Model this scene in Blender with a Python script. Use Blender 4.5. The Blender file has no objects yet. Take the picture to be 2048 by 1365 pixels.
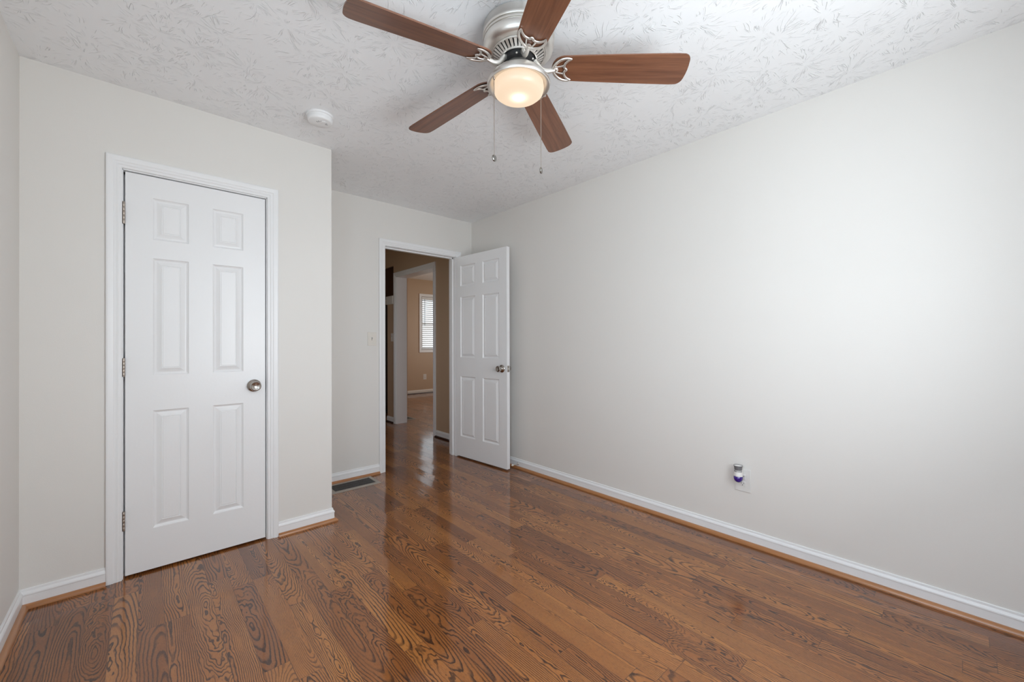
import bpy, bmesh, math, random
from mathutils import Vector, Matrix

S = bpy.context.scene
COL = S.collection
random.seed(7)
PI = math.pi

# ------------------------------------------------------------------ camera, world, light, exposure
F = Vector((0.66961116, 0.74270487, 0.00322059))
R = Vector((0.74271183, -0.66960591, -0.00265916))
U = Vector((-0.00018155, -0.00417258, 0.99999128))
cd = bpy.data.cameras.new('camera')
cam = bpy.data.objects.new('camera', cd)
COL.objects.link(cam)
cam.matrix_world = Matrix(((R.x, U.x, -F.x, 0.0), (R.y, U.y, -F.y, 0.0), (R.z, U.z, -F.z, 1.168), (0, 0, 0, 1)))
cd.sensor_width = 36.0
cd.sensor_fit = 'HORIZONTAL'
cd.lens = 817.4715 / 2048 * 36.0
cd.clip_start = 0.02
S.camera = cam

S.view_settings.view_transform = 'Standard'
S.view_settings.look = 'None'
S.view_settings.gamma = 1.0
S.view_settings.use_curve_mapping = False
S.view_settings.exposure = 0.19
try:
    S.cycles.use_denoising = True
    S.cycles.max_bounces = 12
    S.cycles.diffuse_bounces = 8
    S.cycles.caustics_reflective = False
    S.cycles.caustics_refractive = False
    S.cycles.sample_clamp_indirect = 6.0
except Exception:
    pass

world = bpy.data.worlds.new('daylight')
S.world = world
world.use_nodes = True
wn = world.node_tree
wn.nodes.clear()
wo = wn.nodes.new('ShaderNodeOutputWorld')
wb = wn.nodes.new('ShaderNodeBackground')
wb.inputs['Color'].default_value = (0.86, 0.93, 1.0, 1)
wb.inputs['Strength'].default_value = 1.5
wn.links.new(wb.outputs[0], wo.inputs[0])

# room numbers (metres)
XL, XR, YN, YC, YB, XE, H = -0.407, 2.596, -0.43, 2.791, 3.52, 0.919, 2.44
XH = 2.70          # face of the hall's right wall
HH = 2.53          # hall ceiling
YF = 8.39          # far wall of the living room
HL = 2.62          # living room ceiling


def area(name, loc, direction, sx, sy, power, col):
    ld = bpy.data.lights.new(name, 'AREA')
    ld.shape = 'RECTANGLE'
    ld.size, ld.size_y, ld.energy, ld.color = sx, sy, power, col
    o = bpy.data.objects.new(name, ld)
    o.location = loc
    o.rotation_euler = Vector(direction).to_track_quat('-Z', 'Y').to_euler()
    COL.objects.link(o)
    return o


# daylight standing in the two windows behind the camera
# (a sky half looking down into the room, and the sunlit ground throwing light up at the ceiling)
SKY, GND = (0.68, 0.84, 1.0), (0.80, 0.90, 1.0)
area('daylight_near_sky', (1.05, YN - 0.22, 1.75), (0, 1, -0.6), 1.15, 0.75, 19, (0.86, 0.935, 1.0))
area('daylight_near_ground', (1.05, YN - 0.22, 1.05), (0, 1, 1.2), 1.15, 0.75, 38, (0.91, 0.955, 1.0))
area('daylight_left_sky', (XL - 0.22, 0.13, 1.40), (1, 0, -0.4), 1.05, 1.35, 25, SKY)
area('daylight_left_ground', (XL - 0.23, 0.13, 0.95), (1, 0, 0.9), 1.05, 0.6, 5, GND)
area('added_living_fill', (6.62, 6.3, 1.55), (-1, 0, 0), 1.6, 1.3, 27, (1.0, 0.96, 0.90))  # unseen lamp added to brighten the far room from the side
area('added_hall_fill', (0.20, 4.6, 1.5), (1, 0.1, 0), 1.1, 1.1, 1.5, (1.0, 0.82, 0.62))  # warm lamp added to lift the dim hall; no window known there

# ------------------------------------------------------------------ shader helpers


class V:
    """a socket with arithmetic"""
    def __init__(self, nt, s):
        self.nt, self.s = nt, s

    def _m(self, op, *a):
        n = self.nt.nodes.new('ShaderNodeMath')
        n.operation = op
        for i, x in enumerate((self,) + a):
            if isinstance(x, V):
                self.nt.links.new(x.s, n.inputs[i])
            else:
                n.inputs[i].default_value = x
        return V(self.nt, n.outputs[0])

    def __add__(self, o): return self._m('ADD', o)
    __radd__ = __add__
    def __sub__(self, o): return self._m('SUBTRACT', o)
    def __rsub__(self, o): return (self * -1.0) + o
    def __mul__(self, o): return self._m('MULTIPLY', o)
    __rmul__ = __mul__
    def __truediv__(self, o): return self._m('DIVIDE', o)
    def floor(self): return self._m('FLOOR')
    def fract(self): return self._m('FRACT')
    def abs(self): return self._m('ABSOLUTE')
    def sqrt(self): return self._m('SQRT')
    def pow(self, e): return self._m('POWER', e)
    def sin(self): return self._m('SINE')
    def cos(self): return self._m('COSINE')
    def min(self, o): return self._m('MINIMUM', o)
    def max(self, o): return self._m('MAXIMUM', o)
    def gt(self, o): return self._m('GREATER_THAN', o)

    def ss(self, a, b, lo=0.0, hi=1.0):
        n = self.nt.nodes.new('ShaderNodeMapRange')
        n.interpolation_type = 'SMOOTHSTEP'
        self.nt.links.new(self.s, n.inputs['Value'])
        for k, x in (('From Min', a), ('From Max', b), ('To Min', lo), ('To Max', hi)):
            if isinstance(x, V):
                self.nt.links.new(x.s, n.inputs[k])
            else:
                n.inputs[k].default_value = x
        return V(self.nt, n.outputs['Result'])


class Mat:
    def __init__(self, name):
        self.m = bpy.data.materials.new(name)
        self.m.use_nodes = True
        self.nt = self.m.node_tree
        self.nt.nodes.clear()
        self.out = self.nt.nodes.new('ShaderNodeOutputMaterial')
        self.b = self.nt.nodes.new('ShaderNodeBsdfPrincipled')
        self.nt.links.new(self.b.outputs[0], self.out.inputs[0])

    def link(self, v, sock):
        self.nt.links.new(v.s if isinstance(v, V) else v, sock)

    def set(self, **k):
        for a, x in k.items():
            a = a.replace('_', ' ')
            if isinstance(x, V):
                self.link(x, self.b.inputs[a])
            elif isinstance(x, tuple) and len(x) == 3:
                self.b.inputs[a].default_value = (*x, 1)
            else:
                self.b.inputs[a].default_value = x
        return self

    def coord(self, kind='Object'):
        n = self.nt.nodes.new('ShaderNodeTexCoord')
        s = self.nt.nodes.new('ShaderNodeSeparateXYZ')
        self.nt.links.new(n.outputs[kind], s.inputs[0])
        return [V(self.nt, s.outputs[i]) for i in range(3)]

    def vec(self, x, y, z):
        n = self.nt.nodes.new('ShaderNodeCombineXYZ')
        for i, a in enumerate((x, y, z)):
            if isinstance(a, V):
                self.link(a, n.inputs[i])
            else:
                n.inputs[i].default_value = a
        return V(self.nt, n.outputs[0])

    def noise(self, vec, scale=1.0, detail=2.0, rough=0.5, dist=0.0):
        n = self.nt.nodes.new('ShaderNodeTexNoise')
        self.link(vec, n.inputs['Vector'])
        n.inputs['Scale'].default_value = scale
        n.inputs['Detail'].default_value = detail
        n.inputs['Roughness'].default_value = rough
        n.inputs['Distortion'].default_value = dist
        return V(self.nt, n.outputs['Fac'])

    def white(self, vec):
        n = self.nt.nodes.new('ShaderNodeTexWhiteNoise')
        n.noise_dimensions = '3D'
        self.link(vec, n.inputs['Vector'])
        s = self.nt.nodes.new('ShaderNodeSeparateColor')
        self.nt.links.new(n.outputs['Color'], s.inputs[0])
        return [V(self.nt, s.outputs[i]) for i in range(3)]

    def voronoi(self, vec, scale, rnd=1.0):
        n = self.nt.nodes.new('ShaderNodeTexVoronoi')
        n.voronoi_dimensions = '2D'
        self.link(vec, n.inputs['Vector'])
        n.inputs['Scale'].default_value = scale
        n.inputs['Randomness'].default_value = rnd
        s = self.nt.nodes.new('ShaderNodeSeparateXYZ')
        self.nt.links.new(n.outputs['Position'], s.inputs[0])
        c = self.nt.nodes.new('ShaderNodeSeparateColor')
        self.nt.links.new(n.outputs['Color'], c.inputs[0])
        return V(self.nt, n.outputs['Distance']), [V(self.nt, s.outputs[i]) for i in range(2)], V(self.nt, c.outputs[0])

    def ramp(self, v, stops):
        n = self.nt.nodes.new('ShaderNodeValToRGB')
        self.link(v, n.inputs[0])
        e = n.color_ramp.elements
        while len(e) < len(stops):
            e.new(0.5)
        for el, (p, c) in zip(e, stops):
            el.position, el.color = p, (*c, 1)
        return V(self.nt, n.outputs[0])

    def mix(self, f, a, b, mode='MIX'):
        n = self.nt.nodes.new('ShaderNodeMix')
        n.data_type, n.blend_type = 'RGBA', mode
        for s, x in ((n.inputs[0], f), (n.inputs[6], a), (n.inputs[7], b)):
            if isinstance(x, V):
                self.link(x, s)
            else:
                s.default_value = (*x, 1) if isinstance(x, tuple) else x
        return V(self.nt, n.outputs[2])

    def bump(self, h, strength=0.5, distance=0.01):
        n = self.nt.nodes.new('ShaderNodeBump')
        n.inputs['Strength'].default_value = strength
        n.inputs['Distance'].default_value = distance
        self.link(h, n.inputs['Height'])
        self.nt.links.new(n.outputs[0], self.b.inputs['Normal'])
        return self


def paint(name, col, rough=0.5, bump=0.04, scale=220.0, dirt=0.0):
    m = Mat(name)
    x, y, z = m.coord()
    p = m.vec(x, y, z)
    f = m.noise(p, 1.3, 3)
    c = m.mix(f, tuple(v * (1 - 0.02 - dirt) for v in col), tuple(min(1, v * 1.02) for v in col))
    m.set(Base_Color=c, Roughness=rough)
    m.bump(m.noise(p, scale, 2), bump, 0.004)
    return m.m


def metal(name, col, rough=0.28, aniso=0.0):
    m = Mat(name)
    x, y, z = m.coord()
    n = m.noise(m.vec(x * 4.0, y * 4.0, z * 900.0), 1.0, 2)
    m.set(Base_Color=col, Metallic=1.0, Roughness=n * 0.06 + (rough - 0.03))
    if aniso:
        m.set(Anisotropic=aniso)
    return m.m


def plain(name, col, rough=0.5, **k):
    m = Mat(name)
    x, y, z = m.coord()
    n = m.noise(m.vec(x, y, z), 30, 2)
    m.set(Base_Color=m.mix(n, tuple(v * 0.95 for v in col), tuple(min(1, v * 1.04) for v in col)), Roughness=rough, **k)
    return m.m


def floor_material():
    m = Mat('oak_floor')
    x, y, z = m.coord()
    W = 0.083
    xs = (x - 1.395) / W
    i = xs.floor()
    r1 = m.white(m.vec(i, 3.7, 1.1))
    L = r1[1] * 0.55 + 0.62
    ys = y / L + r1[0] * 9.0
    j = ys.floor()
    a, b, c = m.white(m.vec(i, j, 5.3))
    d, e, f = m.white(m.vec(i, j, 17.9))
    u = (xs.fract() - 0.5) * W
    # growth rings of a sawn log, wandering along the board
    seed = a * 37.0 + b * 11.0
    wand = m.noise(m.vec(u * 4.0, y * 2.2, seed), 1.0, 2) - 0.5
    wig = m.noise(m.vec(u * 26.0, y * 9.0, seed + 4.0), 1.0, 2, 0.55) - 0.5
    fine = m.noise(m.vec(u * 90.0, y * 38.0, seed + 9.0), 1.0, 1) - 0.5
    X = u + (c - 0.5) * 0.075 + wand * 0.05
    ylen = (ys.fract() - 0.5) * L
    D = (d - 0.5) * 0.04 + wand * 0.080 + wig * 0.030 + ylen * (a - 0.5) * 0.34
    rad = (X * X + D * D + 0.00006).sqrt()
    ring = rad * (e * e * 170.0 + 84.0) + wig * 1.5 + fine * 0.18 + seed
    fr = ring.fract()
    line = fr.ss(0.48, 0.78) * (1.0 - fr.ss(0.92, 1.0))
    line = line * m.noise(m.vec(u * 30.0, y * 5.0, seed + 2.0), 1.0, 2).ss(0.25, 0.55, 0.45, 1.0) * (c * 1.3 + 0.65).min(1.0)
    # pores and ray flecks
    pore = m.noise(m.vec(x * 700.0, y * 60.0, seed), 1.0, 2).ss(0.50, 0.70)
    fleck = m.noise(m.vec(x * 260.0, y * 120.0, seed), 1.0, 1).ss(0.45, 0.7)
    tone = m.noise(m.vec(u * 12.0, y * 3.0, seed + 1.0), 1.0, 2)
    base = m.ramp(f * 0.44 + tone * 0.42 + 0.12, [(0.12, (0.130, 0.035, 0.0080)), (0.38, (0.232, 0.074, 0.016)),
                                           (0.62, (0.338, 0.119, 0.027)), (0.92, (0.470, 0.190, 0.048))])
    col = m.mix(line * 0.92, base, (0.024, 0.0075, 0.0035))
    col = m.mix(pore * 0.42, col, (0.070, 0.028, 0.014))
    col = m.mix(fleck * 0.10, col, (0.42, 0.21, 0.095))
    # joints
    eu = (u.abs() - (W / 2 - 0.0011)).gt(0.0)
    ev = (((ys.fract() - 0.5).abs() - 0.5) * -1.0 * L)
    ej = 1.0 - ev.gt(0.0011)
    joint = eu.max(ej)
    col = m.mix(joint * 0.5, col, (0.035, 0.014, 0.008))
    m.set(Base_Color=col, Roughness=(line * 0.06 + 0.40), Specular_IOR_Level=0.15)
    m.set(Coat_Weight=1.0, Coat_IOR=1.48)
    wear = m.noise(m.vec(x * 2.0, y * 2.0, 0.0), 1.0, 2)
    m.set(Coat_Roughness=wear * 0.05 + 0.055)
    # each board is cupped a little, so reflections break at the joints
    tilt = u * (b - 0.5) * 0.034 + u * u * 0.10
    h = tilt + line * -0.00006 + joint * -0.0004 + m.noise(m.vec(x * 14.0, y * 3.5, 2.0), 1.0, 2) * 0.00075
    n = m.nt.nodes.new('ShaderNodeBump')
    n.inputs['Strength'].default_value = 0.8
    n.inputs['Distance'].default_value = 1.0
    m.link(h, n.inputs['Height'])
    m.nt.links.new(n.outputs[0], m.b.inputs['Normal'])
    m.nt.links.new(n.outputs[0], m.b.inputs['Coat Normal'])
    return m.m


def ceiling_material(name, col):
    m = Mat(name)
    x, y, z = m.coord()
    w1 = m.noise(m.vec(x, y, 0.0), 7.0, 2) - 0.5
    w2 = m.noise(m.vec(x, y, 5.0), 7.0, 2) - 0.5
    total = None
    for k, (sc, ox) in enumerate(((4.6, 0.0), (4.1, 0.37))):
        px, py = x + ox + w1 * 0.05, y + ox * 1.7 + w2 * 0.05
        dist, pos, cid = m.voronoi(m.vec(px, py, 0.0), sc, 0.9)
        dx, dy = px - pos[0], py - pos[1]
        r = (dx * dx + dy * dy + 1e-6).sqrt()
        ux, uy = dx / r, dy / r
        bend = r * 3.0
        n = m.noise(m.vec(ux * 5.5 + cid * 31.0, uy * 5.5 + bend, r * 6.0 + k * 4.0), 1.0, 2, 0.45)
        ridge = (1.0 - (n - 0.5).abs() * 42.0).max(0.0)
        gate = m.noise(m.vec(ux * 2.2 + cid * 17.0, uy * 2.2, r * 22.0 + 8.0), 1.0, 1).ss(0.49, 0.60)
        h = ridge * gate * r.ss(0.012, 0.035) * (1.0 - r.ss(0.10, 0.165))
        total = h if total is None else total.max(h)
    drag = m.noise(m.vec(x * 60.0, y * 60.0, 1.0), 1.0, 3) * 0.05
    m.set(Base_Color=col, Roughness=0.42, Specular_IOR_Level=0.35)
    m.bump(total + drag, 0.75, 0.0028)
    return m.m


def wood(name, dark, light, rough=0.35, axis=0, scale=1.0, coat=0.3):
    m = Mat(name)
    c = m.coord()
    rnd = m.nt.nodes.new('ShaderNodeObjectInfo')
    sd = V(m.nt, rnd.outputs['Random']) * 23.0
    a = c[axis]
    o = [c[k] for k in range(3) if k != axis]
    g = m.noise(m.vec(a * 3.0 * scale, o[0] * 55.0 * scale, o[1] * 55.0 * scale + sd), 1.0, 4, 0.6, 0.6)
    f = m.noise(m.vec(a * 14.0 * scale, o[0] * 420.0 * scale, o[1] * 420.0 + sd), 1.0, 2)
    col = m.ramp(g * 0.75 + f * 0.25, [(0.25, dark), (0.5, tuple((p + q) / 2 for p, q in zip(dark, light))), (0.75, light)])
    m.set(Base_Color=col, Roughness=rough, Coat_Weight=coat, Coat_Roughness=0.2)
    return m.m


M = {}
M['wall'] = paint('wall_paint', (0.745, 0.722, 0.690), 0.55, 0.05)
M['hall'] = paint('hall_paint', (0.52, 0.37, 0.25), 0.5, 0.05)  # far room's beige-tan, with the hall's warm dimness put into it
M['white'] = paint('white_trim_paint', (0.83, 0.83, 0.835), 0.34, 0.05, 90.0)
M['ceil'] = ceiling_material('stomped_ceiling_plaster', (0.875, 0.885, 0.90))
M['floor'] = floor_material()
M['dark'] = plain('dark_void', (0.02, 0.018, 0.016), 0.8)
M['shoe'] = wood('stained_shoe_moulding', (0.30, 0.115, 0.035), (0.48, 0.21, 0.075), 0.3, 1, 1.0, 0.5)
M['shoex'] = wood('stained_shoe_moulding_cross', (0.30, 0.115, 0.035), (0.48, 0.21, 0.075), 0.3, 0, 1.0, 0.5)
M['nickel'] = metal('brushed_nickel', (0.76, 0.73, 0.69), 0.40)
M['nickel_dark'] = metal('aged_nickel', (0.42, 0.365, 0.32), 0.38)
M['blade'] = wood('walnut_fan_blade', (0.088, 0.031, 0.016), (0.245, 0.100, 0.050), 0.36, 0, 1.0, 0.35)
M['plastic'] = plain('white_plastic', (0.80, 0.79, 0.77), 0.35)
M['oyster'] = plain('off_white_plastic', (0.73, 0.715, 0.69), 0.4)
M['ivory'] = plain('almond_plastic', (0.74, 0.70, 0.64), 0.35)
M['grey'] = plain('grey_plastic', (0.17, 0.17, 0.175), 0.45)
M['slot'] = plain('black_slot', (0.015, 0.014, 0.014), 0.6)
M['register'] = plain('pewter_register', (0.33, 0.285, 0.24), 0.38)
M['fob'] = metal('dark_nickel_fob', (0.30, 0.29, 0.27), 0.25)
M['knob'] = metal('satin_nickel_knob', (0.46, 0.425, 0.39), 0.22)
M['louvre'] = plain('dark_bronze_louvre', (0.055, 0.050, 0.045), 0.45)
M['rubber'] = plain('white_rubber', (0.78, 0.74, 0.66), 0.6)
M['cabinet'] = wood('dark_cabinet_wood', (0.020, 0.006, 0.003), (0.055, 0.016, 0.007), 0.4, 2)
M['black'] = plain('black_enamel', (0.012, 0.012, 0.014), 0.3)
M['blind'] = plain('white_blind_slat', (0.80, 0.80, 0.80), 0.45)
M['soil'] = plain('outdoor_ground', (0.30, 0.33, 0.22), 0.9)


def glass_mat():
    m = Mat('window_glass')
    nt = m.nt
    nt.nodes.remove(m.b)
    tr = nt.nodes.new('ShaderNodeBsdfTransparent')
    tr.inputs['Color'].default_value = (0.97, 0.98, 0.98, 1)
    gl = nt.nodes.new('ShaderNodeBsdfGlossy')
    gl.inputs['Roughness'].default_value = 0.02
    mx = nt.nodes.new('ShaderNodeMixShader')
    mx.inputs[0].default_value = 0.06
    nt.links.new(tr.outputs[0], mx.inputs[1])
    nt.links.new(gl.outputs[0], mx.inputs[2])
    nt.links.new(mx.outputs[0], m.out.inputs[0])
    return m.m


def liquid_mat():
    m = Mat('violet_scent_oil')
    m.set(Base_Color=(0.028, 0.004, 0.21), Roughness=0.06, Coat_Weight=1.0, Coat_Roughness=0.03)
    return m.m


def lamp_glass():
    m = Mat('lit_frosted_glass')
    x, y, z = m.coord()
    r = (x * x + y * y).sqrt()
    g = 1.0 - r.ss(0.0, 0.070)  # bulb's hot spot painted into the glow; no bulb inside
    col = m.mix(g, (1.0, 0.75, 0.52), (1.0, 0.90, 0.66))
    m.set(Base_Color=(0.12, 0.11, 0.10), Roughness=0.35, Emission_Color=col, Emission_Strength=g * g * g * 1.3 + 0.78)
    return m.m


M['glass'] = glass_mat()
M['oil'] = liquid_mat()
M['lamp'] = lamp_glass()

# ------------------------------------------------------------------ mesh helpers


def box(bm, a, b):
    x0, y0, z0 = a
    x1, y1, z1 = b
    v = [bm.verts.new(p) for p in ((x0, y0, z0), (x1, y0, z0), (x1, y1, z0), (x0, y1, z0),
                                   (x0, y0, z1), (x1, y0, z1), (x1, y1, z1), (x0, y1, z1))]
    for f in ((3, 2, 1, 0), (4, 5, 6, 7), (0, 1, 5, 4), (1, 2, 6, 5), (2, 3, 7, 6), (3, 0, 4, 7)):
        bm.faces.new([v[k] for k in f])
    return v


def rbox(bm, a, b, r=0.002, seg=2):
    """box with bevelled edges"""
    t = bmesh.new()
    box(t, a, b)
    bmesh.ops.bevel(t, geom=t.edges[:], offset=r, segments=seg, profile=0.5, affect='EDGES')
    me = bpy.data.meshes.new('t')
    t.to_mesh(me)
    t.free()
    bm.from_mesh(me)
    bpy.data.meshes.remove(me)


def lathe(bm, prof, n=48, T=None, caps=False):
    """prof: list of (r, z); spun about local Z, then moved by T"""
    T = T or Matrix.Identity(4)
    rings = []
    for r, z in prof:
        if r < 1e-6:
            rings.append([bm.verts.new(T @ Vector((0, 0, z)))])
        else:
            rings.append([bm.verts.new(T @ Vector((r * math.cos(2 * PI * k / n), r * math.sin(2 * PI * k / n), z))) for k in range(n)])
    for A, B in zip(rings, rings[1:]):
        for k in range(n):
            q = (k + 1) % n
            if len(A) == 1 and len(B) == 1:
                continue
            if len(A) == 1:
                bm.faces.new((A[0], B[k], B[q]))
            elif len(B) == 1:
                bm.faces.new((A[k], A[q], B[0]))
            else:
                bm.faces.new((A[k], A[q], B[q], B[k]))
    if caps:
        for rg in (rings[0], rings[-1]):
            if len(rg) > 2:
                bm.faces.new(rg)


def tube(bm, pts, rad, n=10, closed=False, flat=1.0, up=Vector((0, 0, 1))):
    """sweep a circle (flattened along 'up' by flat) along pts; rad number or list"""
    pts = [Vector(p) for p in pts]
    m = len(pts)
    rings = []
    for i, p in enumerate(pts):
        if closed:
            t = pts[(i + 1) % m] - pts[i - 1]
        else:
            t = pts[min(i + 1, m - 1)] - pts[max(i - 1, 0)]
        t.normalize()
        s = t.cross(up)
        if s.length < 1e-4:
            s = t.cross(Vector((1, 0, 0)))
        s.normalize()
        w = s.cross(t)
        r = rad[i] if isinstance(rad, (list, tuple)) else rad
        rings.append([bm.verts.new(p + s * (r * math.cos(2 * PI * k / n)) + w * (r * flat * math.sin(2 * PI * k / n))) for k in range(n)])
    prs = list(zip(rings, rings[1:])) + ([(rings[-1], rings[0])] if closed else [])
    for A, B in prs:
        for k in range(n):
            q = (k + 1) % n
            bm.faces.new((A[k], A[q], B[q], B[k]))
    if not closed:
        bm.faces.new(rings[0])
        bm.faces.new(rings[-1])


def spline(pts, n=8):
    """Catmull-Rom through pts"""
    P = [Vector(p) for p in pts]
    P = [P[0] * 2 - P[1]] + P + [P[-1] * 2 - P[-2]]
    out = []
    for i in range(1, len(P) - 2):
        for k in range(n):
            t = k / n
            a, b, c, d = P[i - 1], P[i], P[i + 1], P[i + 2]
            out.append(0.5 * ((2 * b) + (c - a) * t + (2 * a - 5 * b + 4 * c - d) * t * t + (3 * b - a - 3 * c + d) * t ** 3))
    out.append(P[-2])
    return out


def obj(name, bm, m, parent=None, smooth=False, loc=None):
    bmesh.ops.recalc_face_normals(bm, faces=bm.faces[:])
    me = bpy.data.meshes.new(name)
    bm.to_mesh(me)
    bm.free()
    me.materials.append(m)
    if smooth:
        for p in me.polygons:
            p.use_smooth = True
        try:
            me.set_sharp_from_angle(angle=math.radians(38))
        except Exception:
            pass
    o = bpy.data.objects.new(name, me)
    COL.objects.link(o)
    if parent:
        o.parent = parent
    if loc:
        o.location = loc
    return o


def tag(o, label=None, cat=None, group=None, kind=None):
    for k, v in (('label', label), ('category', cat), ('group', group), ('kind', kind)):
        if v:
            o[k] = v
    return o


def thing(name, label, cat, loc=(0, 0, 0), rotz=0.0, group=None, kind=None):
    o = bpy.data.objects.new(name, None)
    o.empty_display_size = 0.05
    o.location = loc
    o.rotation_euler = (0, 0, rotz)
    COL.objects.link(o)
    return tag(o, label, cat, group, kind)


def struct(name, bm, m, label, cat, smooth=False):
    return tag(obj(name, bm, m, None, smooth), label, cat, None, 'structure')


def boxes(*bb):
    bm = bmesh.new()
    for a, b in bb:
        box(bm, a, b)
    return bm


# ------------------------------------------------------------------ shell
bm = boxes(((XL - 0.12, YN - 0.12, -0.05), (7.0, 9.0, 0.0)))
struct('floor', bm, M['floor'], 'glossy brown oak strip floor with dark wavy grain', 'floor')
bm = boxes(((XL - 0.12, YN - 0.12, H), (XR + 0.104, YB + 0.115, H + 0.12)))
struct('ceiling', bm, M['ceil'], 'white ceiling stamped with a starburst plaster texture above the bedroom', 'ceiling')
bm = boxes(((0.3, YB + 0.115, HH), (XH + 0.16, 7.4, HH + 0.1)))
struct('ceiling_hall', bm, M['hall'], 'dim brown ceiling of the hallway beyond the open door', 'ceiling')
bm = boxes(((XH + 0.16, 3.64, HL), (7.0, YF + 0.12, HL + 0.1)))
struct('ceiling_living', bm, M['ceil'], 'textured ceiling of the far room seen through both doorways', 'ceiling')

# left wall with a window opening behind the camera
wy0, wy1, wz0, wz1 = -0.36, 0.62, 0.62, 2.09
bm = boxes(((XL - 0.12, YN - 0.12, 0), (XL, wy0, H)), ((XL - 0.12, wy1, 0), (XL, YB + 0.115, H)),
           ((XL - 0.12, wy0, 0), (XL, wy1, wz0)), ((XL - 0.12, wy0, wz1), (XL, wy1, H)))
struct('wall_left', bm, M['wall'], 'plain off-white wall at the far left edge of the photo', 'wall')
# near wall, behind the camera
nx0, nx1 = 0.48, 1.62
bm = boxes(((XL, YN - 0.12, 0), (nx0, YN, H)), ((nx1, YN - 0.12, 0), (XR, YN, H)),
           ((nx0, YN - 0.12, 0), (nx1, YN, wz0)), ((nx0, YN - 0.12, wz1), (nx1, YN, H)))
struct('wall_near', bm, M['wall'], 'off-white window wall behind the camera', 'wall')
bm = boxes(((XR, YN - 0.12, 0), (XR + 0.104, YB + 0.115, H)))
struct('wall_right', bm, M['wall'], 'long blank off-white wall on the right holding the outlet', 'wall')
# closet front and its return
cx0, cx1, cz1 = -0.096, 0.566, 2.052
bm = boxes(((XL, YC, 0), (cx0, YC + 0.115, H)), ((cx1, YC, 0), (XE, YC + 0.115, H)), ((cx0, YC, cz1), (cx1, YC + 0.115, H)),
           ((XE - 0.115, YC + 0.115, 0), (XE, YB, H)))
struct('wall_closet', bm, M['wall'], 'off-white closet wall around the closed white door', 'wall')
# back wall with the doorway
bx0, bx1, bz1 = 1.608, 2.407, 2.070
bm = boxes(((XL, YB, 0), (bx0, YB + 0.115, H)), ((bx1, YB, 0), (XR, YB + 0.115, H)), ((bx0, YB, bz1), (bx1, YB + 0.115, H)))
struct('wall_back', bm, M['wall'], 'shaded off-white wall holding the doorway to the hall', 'wall')

# hall: right wall with a cased opening, half wall beyond it, and the rest of the enclosure
hy0, hy1, hz1 = 4.455, 5.490, 2.135
bm = boxes(((XH, YB + 0.115, 0), (XH + 0.16, hy0, HL)), ((XH, hy0, hz1), (XH + 0.16, hy1, HL)),
           ((XH, hy1, 0), (XH + 0.16, 5.565, HL)), ((XH, 5.565, 2.285), (XH + 0.16, 7.4, HL)),
           ((XH, 5.565, 0), (XH + 0.16, 5.765, 1.73)))
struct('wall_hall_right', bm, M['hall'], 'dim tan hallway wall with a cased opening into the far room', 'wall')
bm = boxes(((0.3, YB + 0.115, 0), (0.42, 4.05, HH)), ((0.3, 5.15, 0), (0.42, 7.4, HH)), ((0.3, 4.05, 0), (0.42, 5.15, 0.92)), ((0.3, 4.05, 2.08), (0.42, 5.15, HH)),  # opening added to let the hall fill lamp in
           ((0.3, 7.4, 0), (XH + 0.16, 7.5, HH)))
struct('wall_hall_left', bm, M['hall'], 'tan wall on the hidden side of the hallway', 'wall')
# living room
lx0, lx1, lz0, lz1 = 4.757, 5.56, 1.0, 2.232
bm = boxes(((XH, YF, 0), (lx0, YF + 0.12, HL)), ((lx1, YF, 0), (6.6, YF + 0.12, HL)),
           ((lx0, YF, 0), (lx1, YF + 0.12, lz0)), ((lx0, YF, lz1), (lx1, YF + 0.12, HL)))
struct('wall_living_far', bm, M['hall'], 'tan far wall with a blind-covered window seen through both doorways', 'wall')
bm = boxes(((6.5, 3.64, 0), (6.6, 5.5, HL)), ((6.5, 7.1, 0), (6.6, YF, HL)), ((6.5, 5.5, 0), (6.6, 7.1, 0.9)), ((6.5, 5.5, 2.2), (6.6, 7.1, HL)),  # unseen opening added for the far room's fill lamp
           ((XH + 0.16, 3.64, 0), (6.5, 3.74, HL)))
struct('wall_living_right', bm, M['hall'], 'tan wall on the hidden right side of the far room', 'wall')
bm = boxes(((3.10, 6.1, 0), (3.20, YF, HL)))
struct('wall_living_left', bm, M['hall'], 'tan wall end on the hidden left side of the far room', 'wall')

# ------------------------------------------------------------------ trim
CASING = [(0.0, 0.0), (0.0, 0.0085), (0.003, 0.0105), (0.012, 0.0108), (0.016, 0.0135), (0.022, 0.0125), (0.027, 0.0125),
          (0.032, 0.0155), (0.040, 0.0165), (0.050, 0.0172), (0.0555, 0.0160), (0.0575, 0.0135), (0.0575, 0.0)]


def frame_bm(place, a0, a1, zt, prof=CASING, width=None, zb=0.0, bottom=False):
    """mitred casing round an opening; place(a, t, z) -> world"""
    bm = bmesh.new()
    k = 1.0 if width is None else width / 0.0575
    st = []
    for s, t in prof:
        s *= k
        pts = [(a0 - s, zb - (s if bottom else 0)), (a0 - s, zt + s), (a1 + s, zt + s), (a1 + s, zb - (s if bottom else 0))]
        st.append([bm.verts.new(place(a, t, z)) for a, z in pts])
    segs = ((0, 1), (1, 2), (2, 3)) + (((3, 0),) if bottom else ())
    for A, B in zip(st, st[1:]):
        for i, j in segs:
            bm.faces.new((A[i], A[j], B[j], B[i]))
    if not bottom:
        bm.faces.new([r[0] for r in st])
        bm.faces.new([r[3] for r in st])
    return bm


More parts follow.
